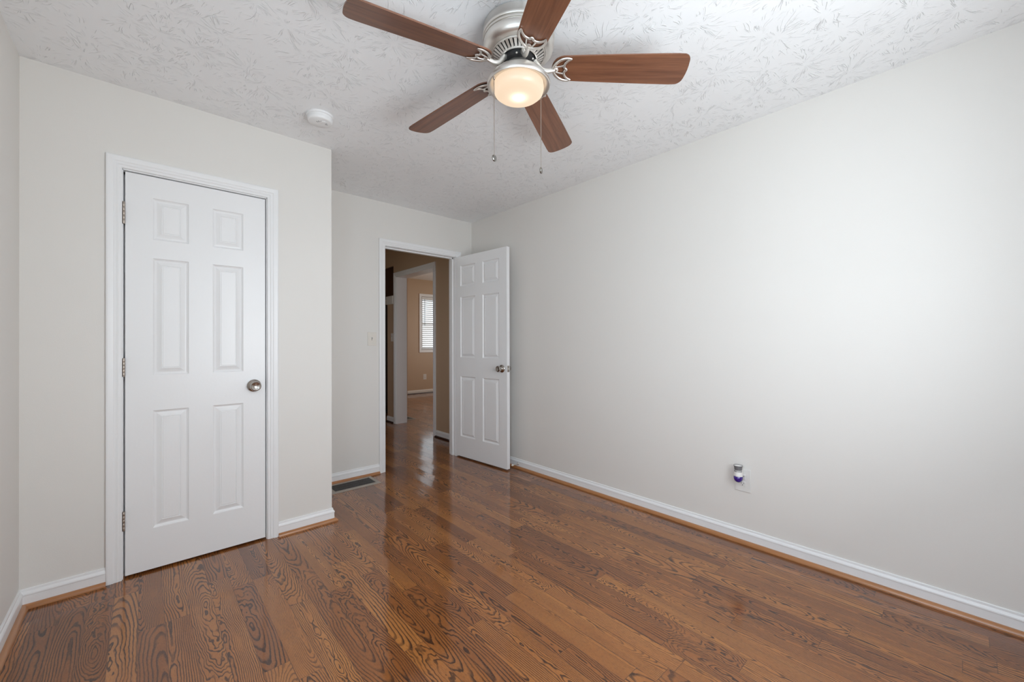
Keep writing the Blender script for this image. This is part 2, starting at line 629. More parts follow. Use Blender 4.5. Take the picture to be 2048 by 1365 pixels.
BASE = [(0.0, 0.0), (0.0120, 0.0), (0.0120, 0.054), (0.0140, 0.0565), (0.0135, 0.062), (0.0105, 0.068), (0.0070, 0.0725), (0.0062, 0.081), (0.0045, 0.083), (0.0, 0.083)]
SHOE = [(0.0, 0.0), (0.019, 0.0), (0.0187, 0.005), (0.0165, 0.0105), (0.0125, 0.0150), (0.007, 0.0178), (0.0, 0.0185)]


def run_bm(runs, prof, off=0.0):
    """runs: list of (p0, p1, normal, extend0, extend1): prism of profile (t, z) along a wall foot.
    extend: None square, +1 outside mitre, -1 inside mitre"""
    bm = bmesh.new()
    for p0, p1, nrm, e0, e1 in runs:
        p0, p1, nrm = Vector(p0), Vector(p1), Vector(nrm)
        d = (p1 - p0).normalized()
        A, B = [], []
        for t, z in prof:
            tt = t + off
            A.append(bm.verts.new(p0 - d * (tt * e0) + nrm * tt + Vector((0, 0, z))))
            B.append(bm.verts.new(p1 + d * (tt * e1) + nrm * tt + Vector((0, 0, z))))
        n = len(prof)
        for k in range(n):
            q = (k + 1) % n
            bm.faces.new((A[k], A[q], B[q], B[k]))
        bm.faces.new(A)
        bm.faces.new(B)
    return bm


def baseboard(name, runs, label, shoe_mat, shoe=True, mat=None):
    o = struct(name, run_bm(runs, BASE), mat or M['white'], label, 'baseboard')
    if shoe:
        s = obj('shoe_moulding', run_bm(runs, SHOE, 0.0125), shoe_mat, o, True)
        s['label'] = 'orange-brown stained shoe moulding'
    return o


X0, Y0 = Vector((1, 0, 0)), Vector((0, 1, 0))
baseboard('baseboard_right', [((XR, YN, 0), (XR, YB, 0), (-1, 0, 0), -1, -1)], 'long white baseboard along the right wall', M['shoe'])
baseboard('baseboard_left', [((XL, YN, 0), (XL, YC, 0), (1, 0, 0), -1, -1)], 'white baseboard along the left wall', M['shoe'])
baseboard('baseboard_near', [((XL, YN, 0), (XR, YN, 0), (0, 1, 0), -1, -1)], 'white baseboard under the window behind the camera', M['shoex'])
baseboard('baseboard_closet', [((XL, YC, 0), (-0.135, YC, 0), (0, -1, 0), -1, 0), ((0.605, YC, 0), (XE, YC, 0), (0, -1, 0), 0, 1),
                               ((XE, YC, 0), (XE, YB, 0), (1, 0, 0), 1, -1)],
          'short white baseboard pieces either side of the closet door', M['shoex'])
baseboard('baseboard_back', [((XE, YB, 0), (1.566, YB, 0), (0, -1, 0), -1, 0), ((2.455, YB, 0), (XR, YB, 0), (0, -1, 0), 0, -1)],
          'white baseboard behind the floor register', M['shoex'])
baseboard('baseboard_hall', [((XH, YB + 0.115, 0), (XH, 4.395, 0), (-1, 0, 0), 0, 0), ((XH, 5.55, 0), (XH, 5.765, 0), (-1, 0, 0), 0, 0)],
          'pale baseboard pieces along the hallway wall', M['cabinet'])
baseboard('baseboard_living', [((3.2, YF, 0), (6.5, YF, 0), (0, -1, 0), 0, 0)], 'pale baseboard under the far window', M['cabinet'], True, M['ivory'])

closet_wall = lambda a, t, z: Vector((a, YC - t, z))
back_wall = lambda a, t, z: Vector((a, YB - t, z))
hall_wall = lambda a, t, z: Vector((XH - t, a, z))
far_wall = lambda a, t, z: Vector((a, YF - t, z))
left_wall = lambda a, t, z: Vector((XL + t, a, z))
near_wall = lambda a, t, z: Vector((a, YN + t, z))

# closet door frame: casing, jamb, stop
t1 = struct('trim_1', frame_bm(closet_wall, -0.0785, 0.5485, 2.036), M['white'], 'white moulded casing round the closed closet door', 'door frame')
bm = boxes(((cx0, YC + 0.001, 0), (-0.0745, YC + 0.115, 2.034)), ((0.5445, YC + 0.001, 0), (cx1, YC + 0.115, 2.034)),
           ((cx0, YC + 0.001, 2.030), (cx1, YC + 0.115, cz1)))
obj('jamb', bm, M['white'], t1)
bm = boxes(((-0.0745, YC + 0.042, 0), (-0.062, YC + 0.075, 2.03)), ((0.532, YC + 0.042, 0), (0.5445, YC + 0.075, 2.03)), ((-0.0745, YC + 0.042, 2.018), (0.5445, YC + 0.075, 2.03)))
obj('door_stop_strip', bm, M['white'], t1)

# bedroom doorway frame
t2 = struct('trim_2', frame_bm(back_wall, 1.624, 2.395, 2.049), M['white'], 'white moulded casing round the open doorway to the hall', 'door frame')
bm = boxes(((bx0, YB + 0.001, 0), (1.628, YB + 0.114, 2.05)), ((2.387, YB + 0.001, 0), (bx1, YB + 0.114, 2.05)), ((bx0, YB + 0.001, 2.046), (bx1, YB + 0.114, bz1)))
obj('jamb', bm, M['white'], t2)
bm = boxes(((1.628, YB + 0.040, 0), (1.639, YB + 0.075, 2.046)), ((2.376, YB + 0.040, 0), (2.387, YB + 0.075, 2.046)), ((1.628, YB + 0.040, 2.035), (2.387, YB + 0.075, 2.046)))
obj('door_stop_strip', bm, M['white'], t2)

# hall opening frame
t3 = struct('trim_3', frame_bm(hall_wall, 4.462, 5.482, 2.118), M['white'], 'white casing round the wide opening from hall to far room', 'door frame')
bm = boxes(((XH - 0.002, hy0, 0), (XH + 0.162, 4.474, 2.112)), ((XH - 0.002, 5.470, 0), (XH + 0.162, hy1, 2.112)), ((XH - 0.002, hy0, 2.108), (XH + 0.162, hy1, hz1)))
obj('jamb', bm, M['white'], t3)
# ledge on the half wall
bm = bmesh.new()
rbox(bm, (XH - 0.02, 5.560, 1.73), (XH + 0.18, 5.775, 1.852), 0.006)
struct('trim_4', bm, M['ivory'], 'pale ledge on the hallway half wall below the dark cabinet', 'ledge')

# ------------------------------------------------------------------ windows
def window(name, place, a0, a1, z0, z1, label, depth):
    """glazed sash in an opening: frame with meeting rail, glass, casing, sill"""
    bm = bmesh.new()
    f = 0.045

    def bar(u0, u1, v0, v1, t0=-0.035, t1=-0.085):
        p = [place(u, t, v) for u in (u0, u1) for t in (t0, t1) for v in (v0, v1)]
        box(bm, (min(q.x for q in p), min(q.y for q in p), min(q.z for q in p)), (max(q.x for q in p), max(q.y for q in p), max(q.z for q in p)))
    bar(a0, a0 + f, z0, z1)
    bar(a1 - f, a1, z0, z1)
    bar(a0 + f, a1 - f, z0, z0 + f)
    bar(a0 + f, a1 - f, z1 - f, z1)
    zm = (z0 + z1) / 2
    bar(a0 + f, a1 - f, zm - 0.02, zm + 0.02)
    w = struct(name, bm, M['white'], label, 'window')
    for v0, v1 in ((z0 + f, zm - 0.02), (zm + 0.02, z1 - f)):
        bm = bmesh.new()
        bar(a0 + f, a1 - f, v0, v1, -0.058, -0.062)
        obj('pane', bm, M['glass'], w)
    obj('window_casing', frame_bm(place, a0, a1, z1, CASING, 0.062, z0, True), M['white'], w)
    return w


window('window_1', near_wall, nx0, nx1, wz0, wz1, 'white sash window in the wall behind the camera', 0.12)
window('window_2', left_wall, wy0, wy1, wz0, wz1, 'white sash window in the left wall beside the camera', 0.12)
window('window_3', far_wall, lx0, lx1, lz0, lz1, 'bright window with white blinds on the far wall beyond the hall', 0.12)

# the blind in the far window
bl = thing('window_blind', 'white horizontal blind lowered over the bright far window', 'blind', (lx0, YF - 0.004, lz0))
bm = bmesh.new()
ww = lx1 - lx0
rbox(bm, (0.006, -0.01, lz1 - lz0 - 0.075), (ww - 0.006, 0.03, lz1 - lz0 - 0.008), 0.004)
obj('headrail', bm, M['blind'], bl)
bm = bmesh.new()
ns = 24
for k in range(ns):
    zc = 0.055 + (lz1 - lz0 - 0.15) * k / (ns - 1)
    a = math.radians(33)
    hw, th = 0.024, 0.0014
    cs, sn = math.cos(a) * hw, math.sin(a) * hw
    vs = []
    for xx in (0.008, ww - 0.008):
        for (dy, dz) in ((-cs, -sn), (0, 0.0035), (cs, sn)):
            vs.append((xx, 0.012 + dy, zc + dz))
    vt = [bm.verts.new(v) for v in vs] + [bm.verts.new((v[0], v[1], v[2] + th)) for v in vs]
    for q in ((0, 1, 4, 3), (1, 2, 5, 4), (6, 7, 10, 9), (7, 8, 11, 10), (0, 3, 9, 6), (2, 5, 11, 8), (0, 1, 7, 6), (1, 2, 8, 7), (3, 4, 10, 9), (4, 5, 11, 10)):
        bm.faces.new([vt[i] for i in q])
obj('slats', bm, M['blind'], bl)
bm = bmesh.new()
rbox(bm, (0.008, -0.006, 0.006), (ww - 0.008, 0.028, 0.03), 0.003)
obj('bottom_rail', bm, M['blind'], bl)
bm = bmesh.new()
tube(bm, [(0.075, -0.018, lz1 - lz0 - 0.06), (0.075, -0.020, 0.55)], 0.004, 8)
obj('tilt_wand', bm, M['slot'], bl)

# ------------------------------------------------------------------ doors
PANEL = [(0.0, 0.0), (0.003, 0.0045), (0.0085, 0.0085), (0.0115, 0.0095), (0.015, 0.0090), (0.0345, 0.0014), (0.0360, 0.0036), (0.0385, 0.0036), (0.040, 0.0014)]


def door_slab(w, h, t, panels):
    """slab 0..w, 0..t (y), 0..h; both faces carry the moulded panels (a0, a1, z0, z1)"""
    bm = bmesh.new()
    xs = sorted({0.0, w} | {p for q in panels for p in q[:2]})
    zs = sorted({0.0, h} | {p for q in panels for p in q[2:]})
    for side in (0, 1):
        ysurf = 0.0 if side == 0 else t
        sg = 1.0 if side == 0 else -1.0
        grid = {(i, k): bm.verts.new((x, ysurf, z)) for i, x in enumerate(xs) for k, z in enumerate(zs)}
        for i in range(len(xs) - 1):
            for k in range(len(zs) - 1):
                xm, zm = (xs[i] + xs[i + 1]) / 2, (zs[k] + zs[k + 1]) / 2
                if any(q[0] < xm < q[1] and q[2] < zm < q[3] for q in panels):
                    continue
                bm.faces.new((grid[i, k], grid[i + 1, k], grid[i + 1, k + 1], grid[i, k + 1]))
        for a0, a1, z0, z1 in panels:
            prev = None
            for s, d in PANEL:
                ring = [bm.verts.new((x, ysurf + sg * d, z)) for x, z in ((a0 + s, z0 + s), (a1 - s, z0 + s), (a1 - s, z1 - s), (a0 + s, z1 - s))]
                if prev:
                    for q in range(4):
                        bm.faces.new((prev[q], prev[(q + 1) % 4], ring[(q + 1) % 4], ring[q]))
                prev = ring
            bm.faces.new(prev)
    for a, b in (((0, 0, 0), (w, 0, 0)), ((w, 0, 0), (w, 0, h)), ((w, 0, h), (0, 0, h)), ((0, 0, h), (0, 0, 0))):
        bm.faces.new([bm.verts.new(p) for p in (a, b, (b[0], t, b[2]), (a[0], t, a[2]))])
    bmesh.ops.remove_doubles(bm, verts=bm.verts[:], dist=1e-5)
    return bm


def knob(parent, loc, axis, m):
    """round door knob standing out from a door face along axis"""
    T = Matrix.Translation(loc) @ Vector(axis).to_track_quat('Z', 'Y').to_matrix().to_4x4()
    bm = bmesh.new()
    lathe(bm, [(0.0, 0.0), (0.0355, 0.0), (0.0362, 0.0025), (0.0345, 0.0060), (0.0280, 0.0095), (0.0200, 0.0130), (0.0160, 0.0175), (0.0145, 0.026)], 36, T)
    k = obj('knob_rosette', bm, m, parent, True)
    bm = bmesh.new()
    lathe(bm, [(0.0145, 0.024), (0.0185, 0.028), (0.0240, 0.0335), (0.0275, 0.041), (0.0280, 0.050), (0.0268, 0.0565), (0.0235, 0.0590), (0.0140, 0.0545), (0.0, 0.0520)], 36, T)
    obj('knob', bm, m, k, True)
    return k


def hinge(parent, x, y, z0, z1, m):
    bm = bmesh.new()
    n = 5
    for k in range(n):
        a, b = z0 + (z1 - z0) * k / n, z0 + (z1 - z0) * (k + 1) / n
        lathe(bm, [(0.0, a + 0.0006), (0.0058, a + 0.0006), (0.0062, a + 0.0014), (0.0062, b - 0.0014), (0.0058, b - 0.0006), (0.0, b - 0.0006)], 14, Matrix.Translation((x, y, 0)))
    lathe(bm, [(0.0, z0 - 0.004), (0.0045, z0 - 0.002), (0.0045, z1 + 0.002), (0.0, z1 + 0.005)], 12, Matrix.Translation((x, y, 0)))
    box(bm, (x - 0.0115, y + 0.0030, z0), (x + 0.0045, y + 0.0052, z1))
    return obj('hinge', bm, m, parent, True)


# closed closet door
d1 = thing('door_1', 'closed white six-panel closet door with round nickel knob', 'door', (-0.0675, YC + 0.004, 0.012), 0, None, 'structure')
pz = [(0.207, 0.810), (0.992, 1.594), (1.690, 1.903)]
panels = [(a0, a1, z0, z1) for a0, a1 in ((0.1035, 0.2485), (0.353, 0.496)) for z0, z1 in pz]
obj('door_leaf', door_slab(0.6065, 2.012, 0.035, panels), M['white'], d1)
knob(d1, (0.549, 0.0, 0.906), (0, -1, 0), M['knob'])
for z0, z1 in ((1.752, 1.857), (0.993, 1.080), (0.229, 0.320)):
    hinge(d1, -0.0055, -0.006, z0, z1, M['nickel_dark'])
bm = boxes(((0.6055, 0.004, 0.875), (0.6072, 0.028, 0.935)))
obj('latch_plate', bm, M['slot'], d1)

# open bedroom door: hinged at the right jamb, swung back towards the right wall
ang = math.radians(-85.5)
d2 = thing('door_2', 'open white six-panel door swung back toward the right wall', 'door', (2.389, 3.516, 0.014), ang, None, 'structure')
panels = [(a0, a1, z0, z1) for a0, a1 in ((0.078, 0.302), (0.410, 0.634)) for z0, z1 in ((0.203, 0.812), (1.004, 1.615), (1.726, 1.934))]
obj('door_leaf', door_slab(0.735, 2.026, 0.036, panels), M['white'], d2)
knob(d2, (0.672, 0.0, 0.912), (0, -1, 0), M['knob'])
knob(d2, (0.672, 0.036, 0.912), (0, 1, 0), M['knob'])
bm = boxes(((0.7345, 0.006, 0.883), (0.7362, 0.030, 0.941)))
lp = obj('latch_plate', bm, M['nickel_dark'], d2)
bm = bmesh.new()
rbox(bm, (0.7355, 0.011, 0.904), (0.7470, 0.025, 0.920), 0.002)
obj('latch_bolt', bm, M['nickel'], lp)
for z0, z1 in ((1.75, 1.84), (0.96, 1.05), (0.20, 0.29)):
    hinge(d2, -0.004, 0.030, z0, z1, M['nickel_dark'])

# ------------------------------------------------------------------ ceiling fan
FX, FY = 1.131, 1.210
ZB = 2.243
fan = thing('ceiling_fan', 'brushed nickel ceiling fan with five walnut blades and a lit glass bowl', 'ceiling fan', (FX, FY, H))
z_ = lambda z: z - H
bm = bmesh.new()
lathe(bm, [(0.0, -0.0005), (0.139, -0.0005), (0.1425, -0.003), (0.1420, z_(2.411)), (0.1450, z_(2.407)), (0.1455, z_(2.401)), (0.1430, z_(2.3965)), (0.1380, z_(2.395)),
           (0.1380, z_(2.3925)), (0.1428, z_(2.391)), (0.1435, z_(2.387)), (0.1425, z_(2.3835)), (0.1380, z_(2.3825)), (0.1380, z_(2.380)), (0.1415, z_(2.3785)), (0.1422, z_(2.375)), (0.1420, z_(2.368)),
           (0.1412, z_(2.360)), (0.1385, z_(2.352)), (0.1330, z_(2.345)), (0.124, z_(2.3395)), (0.116, z_(2.337)), (0.110, z_(2.335)), (0.109, z_(2.336)), (0.107, z_(2.340)),
           (0.05, z_(2.345)), (0.0, z_(2.345))], 72)
obj('motor_housing', bm, M['nickel'], fan, True)
# slotted vent ring
bm = bmesh.new()
lathe(bm, [(0.1085, z_(2.336)), (0.1075, z_(2.331)), (0.1035, z_(2.3305)), (0.1030, z_(2.334))], 72)
lathe(bm, [(0.0765, z_(2.318)), (0.0755, z_(2.3125)), (0.0720, z_(2.312)), (0.0705, z_(2.318)), (0.0705, z_(2.338))], 72)
ns = 36
for k in range(ns):
    a0, a1 = 2 * PI * (k - 0.33) / ns, 2 * PI * (k + 0.33) / ns
    pts = []
    for a in (a0, a1):
        for r, z in ((0.1040, 2.3325), (0.0755, 2.3150)):
            pts.append((r * math.cos(a), r * math.sin(a), z_(z)))
    v = [bm.verts.new(p) for p in pts] + [bm.verts.new((p[0], p[1], p[2] + 0.004)) for p in pts]
    for q in ((0, 1, 3, 2), (4, 6, 7, 5), (0, 2, 6, 4), (1, 5, 7, 3), (0, 4, 5, 1), (2, 3, 7, 6)):
        bm.faces.new([v[i] for i in q])
obj('vent_ring', bm, M['nickel'], fan, True)
# dark motor seen inside the ring
bm = bmesh.new()
lathe(bm, [(0.103, z_(2.3445)), (0.100, z_(2.338)), (0.074, z_(2.334)), (0.066, z_(2.322)), (0.062, z_(2.300)), (0.050, z_(2.294)), (0.0, z_(2.292))], 48)
rt = obj('rotor', bm, M['slot'], fan, True)
for k in range(10):
    a = math.radians(-45.9 + 36 * k + (14 if k % 2 else -4))
    bm = bmesh.new()
    lathe(bm, [(0.0, 0.0), (0.0038, 0.0), (0.0046, 0.0022), (0.003, 0.0046), (0.0, 0.005)], 10,
          Matrix.Translation((0.062 * math.cos(a), 0.062 * math.sin(a), z_(2.3035))) @ Matrix.Rotation(PI, 4, 'X'))
    obj('screw', bm, M['nickel'], rt, True)


def blade_mesh():
    bm = bmesh.new()
    half = []
    # outline: rounded root, gently widening body, rounded tip
    for k in range(9):
        a = PI / 2 * k / 8
        half.append((0.180 - 0.046 * math.cos(a), 0.0555 * math.sin(a)))
    half += [(0.25, 0.0585), (0.35, 0.0620), (0.45, 0.0650), (0.55, 0.0675), (0.615, 0.0688)]
    rc, xt, yt = 0.030, 0.664, 0.0690
    for k in range(1, 9):
        a = PI / 2 * k / 8
        half.append((xt - rc + rc * math.sin(a), yt - rc + rc * math.cos(a)))
    half += [(0.6665, 0.020), (0.6675, 0.0)]
    out = half + [(x, -y) for x, y in reversed(half[1:-1])]
    t = 0.0055
    lo = [bm.verts.new((x, y, 0)) for x, y in out]
    hi = [bm.verts.new((x, y, t)) for x, y in out]
    bm.faces.new(lo)
    bm.faces.new(hi)
    n = len(out)
    for k in range(n):
        q = (k + 1) % n
        bm.faces.new((lo[k], lo[q], hi[q], hi[k]))
    bmesh.ops.bevel(bm, geom=[e for e in bm.edges if abs(e.verts[0].co.z - e.verts[1].co.z) < 1e-6], offset=0.0012, segments=2, affect='EDGES')
    return bm


def bracket_mesh():
    """open crescent under the blade root with two struts"""
    bm = bmesh.new()
    zc = -0.0042
    up = [(0.2115, 0.0475, zc), (0.196, 0.0505, zc), (0.176, 0.0465, zc), (0.158, 0.0350, zc), (0.1445, 0.0180, zc), (0.1395, 0.0, zc)]
    outer = spline(up + [(x, -y, z) for x, y, z in reversed(up[:-1])], 6)
    m = len(outer)
    tube(bm, outer, [0.0034 + 0.0026 * math.sin(PI * k / (m - 1)) ** 0.6 for k in range(m)], 10, False, 0.8)
    ui = [(0.2115, 0.0475, zc), (0.199, 0.0410, zc), (0.1875, 0.0290, zc), (0.1835, 0.0170, zc), (0.1850, 0.0085, zc), (0.1925, 0.0, zc)]
    inner = spline(ui + [(x, -y, z) for x, y, z in reversed(ui[:-1])], 6)
    m = len(inner)
    tube(bm, inner, [0.0034 + 0.0016 * math.sin(PI * k / (m - 1)) ** 0.5 for k in range(m)], 10, False, 0.8)
    for s in (-1, 1):
        tube(bm, spline([(0.1480, 0.0110 * s, zc), (0.166, 0.0150 * s, zc - 0.001), (0.185, 0.0190 * s, zc)], 5), 0.0032, 8, False, 0.8)
    lathe(bm, [(0.0, 0.0), (0.010, 0.0), (0.0105, 0.004), (0.006, 0.008), (0.0, 0.009)], 16, Matrix.Translation((0.1500, 0, zc + 0.003)) @ Matrix.Rotation(PI, 4, 'X'))
    return bm


def arm_mesh():
    bm = bmesh.new()
    pts = spline([(0.0560, 0, 0.0640), (0.0680, 0, 0.0560), (0.0800, 0, 0.0400), (0.0930, 0, 0.0250), (0.1120, 0, 0.0180), (0.1300, 0, 0.0180), (0.1450, 0, 0.0200)], 6)
    m = len(pts)
    tube(bm, pts, [0.0120 - 0.0040 * k / (m - 1) for k in range(m)], 12, False, 0.85, Vector((0, 1, 0)))
    return bm


bl_me = br_me = ar_me = None
for k in range(5):
    a = math.radians(-45.87 + 72 * k)
    if k == 0:
        b0 = obj('blade', blade_mesh(), M['blade'], fan)
        bl_me = b0.data
        k0 = obj('blade_bracket', bracket_mesh(), M['nickel'], b0, True)
        br_me = k0.data
        a0 = obj('blade_arm', arm_mesh(), M['nickel'], fan, True)
        ar_me = a0.data
        b, c, ar = b0, k0, a0
    else:
        b, c, ar = b0.copy(), k0.copy(), a0.copy()
        for o in (b, c, ar):
            COL.objects.link(o)
        b.parent, c.parent, ar.parent = fan, b, fan
    b.location = (0, 0, z_(ZB) + 0.037)
    b.rotation_euler = (Matrix.Rotation(a, 3, 'Z') @ Matrix.Rotation(math.radians(3.2), 3, 'Y') @ Matrix.Rotation(math.radians(-13), 3, 'X')).to_euler()
    ar.location = (0, 0, z_(ZB) + 0.004)
    ar.rotation_euler = (0, 0, a)
# light kit
bm = bmesh.new()
lathe(bm, [(0.0, z_(2.297)), (0.040, z_(2.297)), (0.0485, z_(2.294)), (0.0540, z_(2.287)), (0.0600, z_(2.279)), (0.0700, z_(2.270)), (0.0840, z_(2.261)),
           (0.100, z_(2.250)), (0.1130, z_(2.238)), (0.1235, z_(2.224)), (0.1282, z_(2.213)), (0.1275, z_(2.2065)), (0.1250, z_(2.2035)), (0.1210, z_(2.2032)),
           (0.1130, z_(2.2065)), (0.1040, z_(2.2125)), (0.1032, z_(2.222)), (0.0, z_(2.226))], 64)
obj('light_fitter', bm, M['nickel'], fan, True)
bm = bmesh.new()
lathe(bm, [(0.1005, 0.054), (0.1018, 0.044), (0.1015, 0.032), (0.0975, 0.0200), (0.0870, 0.0110), (0.0680, 0.0055), (0.0460, 0.0024), (0.0240, 0.0007), (0.0, 0.0)], 64)
obj('glass_bowl', bm, M['lamp'], fan, True, (0, 0, z_(2.160)))
# pull chains
fr2, fx2 = Vector((R.x, R.y, 0)).normalized(), Vector((F.x, F.y, 0)).normalized()
for lat, dep, zend in ((-0.097, -0.062, 1.900), (0.0945, 0.060, 1.902)):
    p = fr2 * lat + fx2 * dep
    bm = bmesh.new()
    zz, zt = z_(zend), z_(2.200)
    n = int((zt - zz) / 0.0034)
    for k in range(n):
        bmesh.ops.create_icosphere(bm, subdivisions=1, radius=0.0019, matrix=Matrix.Translation((p.x, p.y, zz + k * 0.0034)))
    tube(bm, [(p.x, p.y, zz), (p.x, p.y, zt)], 0.0006, 6)
    lathe(bm, [(0.0, 0.0), (0.0035, 0.0), (0.0045, 0.004), (0.0035, 0.009), (0.0, 0.009)], 12, Matrix.Translation((p.x, p.y, zt - 0.004)))
    ch = obj('pull_chain', bm, M['nickel_dark'], fan, True)
    bm = bmesh.new()
    T = Matrix.Translation((p.x, p.y, zz - 0.012)) @ (Matrix.Rotation(math.radians(-75 if lat < 0 else -62), 4, 'Z')) @ Matrix.Rotation(PI / 2, 4, 'Y')
    lathe(bm, [(0.0, -0.0035), (0.0108, -0.0035), (0.0128, -0.0015), (0.0128, 0.0015), (0.0108, 0.0035), (0.0, 0.0035)], 28, T)
    obj('pull_fob', bm, M['fob'], ch, True)

# ------------------------------------------------------------------ smoke detector
sd = thing('smoke_detector', 'round white smoke detector on the ceiling left of the fan', 'smoke detector', (0.734, 2.413, H))
bm = bmesh.new()
lathe(bm, [(0.0, 0.0), (0.0690, 0.0), (0.0700, -0.003), (0.0690, -0.010), (0.0655, -0.0115), (0.0, -0.012)], 56)
obj('mounting_base', bm, M['white'], sd, True)
bm = bmesh.new()
lathe(bm, [(0.0, -0.010), (0.0640, -0.010), (0.0650, -0.0155), (0.0645, -0.018), (0.0650, -0.020), (0.0642, -0.0225), (0.0648, -0.0245), (0.0635, -0.033), (0.0605, -0.0385), (0.0570, -0.0405), (0.0, -0.0415)], 56)
bd = obj('body', bm, M['white'], sd, True)
bm = bmesh.new()
lathe(bm, [(0.0, -0.0402), (0.0140, -0.0402), (0.0140, -0.0425), (0.0120, -0.0435), (0.0, -0.0437)], 28, Matrix.Translation((0.012, -0.020, 0)))
obj('test_button', bm, M['white'], bd, True)
bm = bmesh.new()
for k in range(7):
    a = math.radians(200 + 24 * k)
    T = Matrix.Translation((0.008 + 0.026 * math.cos(a), 0.004 + 0.026 * math.sin(a), -0.0410)) @ Matrix.Rotation(a, 4, 'Z')
    vv = box(bm, (-0.006, -0.0018, -0.0006), (0.006, 0.0018, 0.0006))
    for v in vv:
        v.co = T @ v.co
obj('sound_slots', bm, M['grey'], bd)

# ------------------------------------------------------------------ electrical plates
def outlet(name, label, place_loc, rotz, w=0.076, h=0.122, mat=None, plate_only=False):
    """plate in local XZ facing -Y"""
    mat = mat or M['plastic']
    t = thing(name, label, 'electrical outlet', place_loc, rotz, None)
    bm = bmesh.new()
    rbox(bm, (-w / 2, -0.0055, -h / 2), (w / 2, 0.0, h / 2), 0.0022)
    obj('plate', bm, mat, t)
    for s in (-1, 1):
        bm = bmesh.new()
        rbox(bm, (-0.0165, -0.0080, s * 0.0195 - 0.0140), (0.0165, -0.0040, s * 0.0195 + 0.0140), 0.0015)
        rc = obj('receptacle', bm, mat, t)
        bm = boxes(((-0.0078, -0.0083, s * 0.0195 - 0.001), (-0.0054, -0.0078, s * 0.0195 + 0.0075)), ((0.0054, -0.0083, s * 0.0195 + 0.000), (0.0078, -0.0078, s * 0.0195 + 0.0070)))
        lathe(bm, [(0.0, 0.0), (0.0026, 0.0), (0.0026, 0.0006), (0.0, 0.0006)], 12, Matrix.Translation((0, -0.0078, s * 0.0195 - 0.0075)) @ Matrix.Rotation(PI / 2, 4, 'X'))
        obj('slots', bm, M['slot'], rc)
    bm = bmesh.new()
    lathe(bm, [(0.0, 0.0), (0.003, 0.0), (0.0026, 0.001), (0.0, 0.0013)], 12, Matrix.Translation((0, -0.0053, 0)) @ Matrix.Rotation(PI / 2, 4, 'X'))
    obj('screw', bm, mat, t)
    return t


def switch(name, label, loc, rotz, w=0.078, h=0.120, group=None):
    t = thing(name, label, 'light switch', loc, rotz, group)
    bm = bmesh.new()
    rbox(bm, (-w / 2, -0.0055, -h / 2), (w / 2, 0.0, h / 2), 0.0022)
    obj('plate', bm, M['ivory'], t)
    bm = bmesh.new()
    box(bm, (-0.0052, -0.0060, -0.0120), (0.0052, -0.0050, 0.0120))
    obj('toggle_slot', bm, M['grey'], t)
    bm = bmesh.new()
    vv = box(bm, (-0.0038, -0.0150, -0.0050), (0.0038, -0.0050, 0.0050))
    for v in vv:
        if v.co.y < -0.01:
            v.co.z -= 0.006
            v.co.x *= 0.85
    obj('toggle', bm, M['ivory'], t)
    for s in (-1, 1):
        bm = bmesh.new()
        lathe(bm, [(0.0, 0.0), (0.003, 0.0), (0.0026, 0.001), (0.0, 0.0013)], 12, Matrix.Translation((0, -0.0053, s * 0.030)) @ Matrix.Rotation(PI / 2, 4, 'X'))
        obj('screw', bm, M['ivory'], t)
    return t


ROT_R = -PI / 2      # local -Y turns to world -X (plates on the right-hand walls)
outlet('wall_outlet', 'white outlet plate low on the right wall holding the air freshener', (XR, 0.8715, 0.3615), ROT_R, 0.084, 0.131, M['oyster'])
outlet('wall_outlet', 'almond outlet plate low on the far wall below the blinds', (4.840, YF, 0.375), 0.0, 0.082, 0.125, M['ivory'])
switch('light_switch', 'cream toggle switch left of the open doorway', (1.502, YB, 1.2015), 0.0, 0.080, 0.119)
switch('light_switch', 'slim pale switch plate in the dim hall beyond the doorway', (XH, 5.604, 1.245), ROT_R, 0.075, 0.118)

# plug-in air freshener: warmer cap, white collar, violet bottle
af = thing('air_freshener', 'plug-in air freshener with grey cap and violet oil bottle', 'air freshener', (XR - 0.0078, 0.882, 0.4017), ROT_R)
af.scale = (1.0, 1.0, 1.17)
T = Matrix.Translation((0.0, -0.036, 0.0))
bm = bmesh.new()
lathe(bm, [(0.0, -0.0080), (0.0225, -0.0080), (0.0232, -0.006), (0.0222, 0.000), (0.0205, 0.008), (0.0198, 0.016), (0.0202, 0.0215), (0.0, 0.0215)], 40, T)
box(bm, (-0.015, -0.030, -0.006), (0.015, -0.0006, 0.030))
hb = obj('housing', bm, M['plastic'], af, True)
bm = bmesh.new()
for k in range(14):
    a = math.radians(180 + 180 * (k + 0.5) / 14)
    Tk = T @ Matrix.Rotation(a, 4, 'Z')
    vv = box(bm, (0.0194, -0.0012, 0.0140), (0.0208, 0.0012, 0.0200))
    for v in vv:
        v.co = Tk @ v.co
obj('vent_slots', bm, M['grey'], hb)
bm = bmesh.new()
lathe(bm, [(0.0, 0.0215), (0.0196, 0.0215), (0.0200, 0.026), (0.0215, 0.035), (0.0235, 0.043), (0.0228, 0.0445), (0.0216, 0.0430)], 40, T)
obj('cap', bm, M['grey'], af, True)
bm = bmesh.new()
lathe(bm, [(0.0216, 0.0425), (0.012, 0.0435), (0.0, 0.0440)], 40, T)
obj('cap_top', bm, M['plastic'], af, True)
bm = bmesh.new()
lathe(bm, [(0.0, -0.0080), (0.0215, -0.0080), (0.0240, -0.0110), (0.0245, -0.018), (0.0225, -0.027), (0.0175, -0.034), (0.0100, -0.0385), (0.0, -0.0395)], 40, T)
obj('oil_bottle', bm, M['oil'], af, True)

